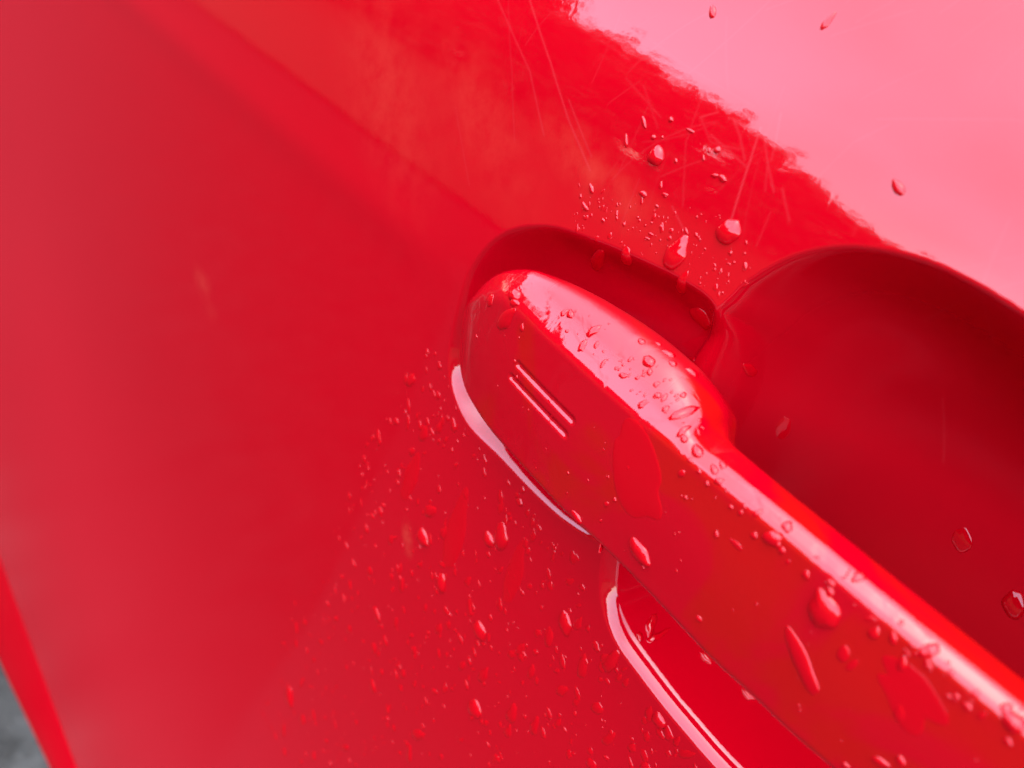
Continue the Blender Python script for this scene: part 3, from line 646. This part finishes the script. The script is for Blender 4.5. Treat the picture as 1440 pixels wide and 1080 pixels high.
for k, q in enumerate(WETN[:110]):
    r_ = blob(onface(q[0], q[1]), onface(q[2], q[3]), q[4], hfac=.13, K=4, M=14, seed=600+k, rough=.16)
    if r_: drop_object(r_, where_low(q)+size_word(q[4], 1.7, 2.6)+' raindrop on the wet red door '+zone_low(q), 'small raindrops on the wet door below the handle')
def stuff_drops(name, qs, label, seed, proj):
    V = []; F = []; n = 0
    for k, q in enumerate(qs):
        a, b = proj(q); r_ = blob(a, b, q[4], hfac=.17, K=3, M=9, seed=seed+k, rough=.2)
        if not r_: continue
        v, f, loc, nn = r_
        p0, p1, p2 = (Vector(v[i]) for i in f[0])
        if (p1-p0).cross(p2-p0).dot(Vector(nn)) < 0: f = [t[::-1] for t in f]
        V += v; F += [tuple(i+n for i in t) for t in f]; n += len(v)
    o = link(name, mesh_np(name, V, np.array(F)), M_WATER); tag(o, label, 'water', kind='stuff')
stuff_drops('fine_spray', WETN[110:], 'fine spray of water on the wet door below the handle', 2000, lambda q: (onface(q[0], q[1]), onface(q[2], q[3])))
UPN = scatter(UP, 120, .34, .8, 12, math.radians(-90))
stuff_drops('fine_spray', UPN, 'fine specks of water on the door above the handle', 3000, lambda q: (onface(q[0], q[1]), onface(q[2], q[3])))
# beads on the handle: find the surface in front of (x, z)
def front(x, z):
    h = TREE.ray_cast(Vector((x, -60, z))*MM, Vector((0, 1, 0)), .2)
    return tuple(c/MM for c in h[0]) if h[0] is not None else None
def scatter_front(n, ulo, uhi, vlo, vhi, size, smax, seed, dens=None):
    r = random.Random(seed); out = []
    for _ in range(n*6):
        if len(out) >= n: break
        x = r.uniform(ulo, uhi); z = vlo(x)+(vhi(x)-vlo(x))*r.random()
        if dens and r.random() > dens(x): continue
        w = min(smax, size*math.exp(r.gauss(0, .55))); L = w*r.uniform(.5, 1.8); a = r.gauss(-1.6, .5)
        p = front(x, z); q = front(x+math.cos(a)*L, z+math.sin(a)*L)
        if p is None or q is None or abs(p[1]-q[1]) > L*2.5+.3: continue
        out.append((p, q, 0, 0, w))
    return out
vT = lambda x: float(fT[0](sx(x))); vR = lambda x: float(fR[0](sx(x))); vB = lambda x: float(fB[0](sx(x)))
HB = scatter_front(70, -8, 26, lambda x: vR(x)+2.6, lambda x: vT(x)-.2, .55, 2.0, 21, lambda x: .25+.75*min(1, max(0, (x+8)/20)))
HR = scatter_front(70, 26, 80, lambda x: vR(x)-2.5, lambda x: vR(x)+2.6, .75, 2.3, 22, lambda x: .4+.6*(x-26)/54)
HF = scatter_front(70, -30, 80, lambda x: vB(x)+2, lambda x: vR(x)-1, .42, 1.3, 23)
for grp, lab, L_ in (('raindrops on the upper face of the handle head', 'small raindrop on the sloping upper face of the handle head', HB), ('raindrops along the ridge of the handle grip', 'small raindrop on the shiny ridge along the handle grip', HR), ('raindrops on the front of the handle', 'small raindrop on the broad front face of the door handle', HF)):
    L_.sort(key=lambda q: -q[4])
    for k, q in enumerate(L_[:30]):
        r_ = blob(q[0], q[1], q[4], hfac=.25, K=4, M=13, seed=4000+k, rough=.15)
        if r_: drop_object(r_, lab.replace('small', size_word(q[4], .7, 1.2), 1)+(', towards the rounded tip' if q[0][0] < 5 else ', near the handle neck' if q[0][0] < 32 else ', in mid-grip' if q[0][0] < 56 else ', far to the right'), grp)
stuff_drops('fine_spray', HB[30:]+HR[30:]+HF[30:], 'fine specks of water on the red door handle', 5000, lambda q: (q[0], q[1]))
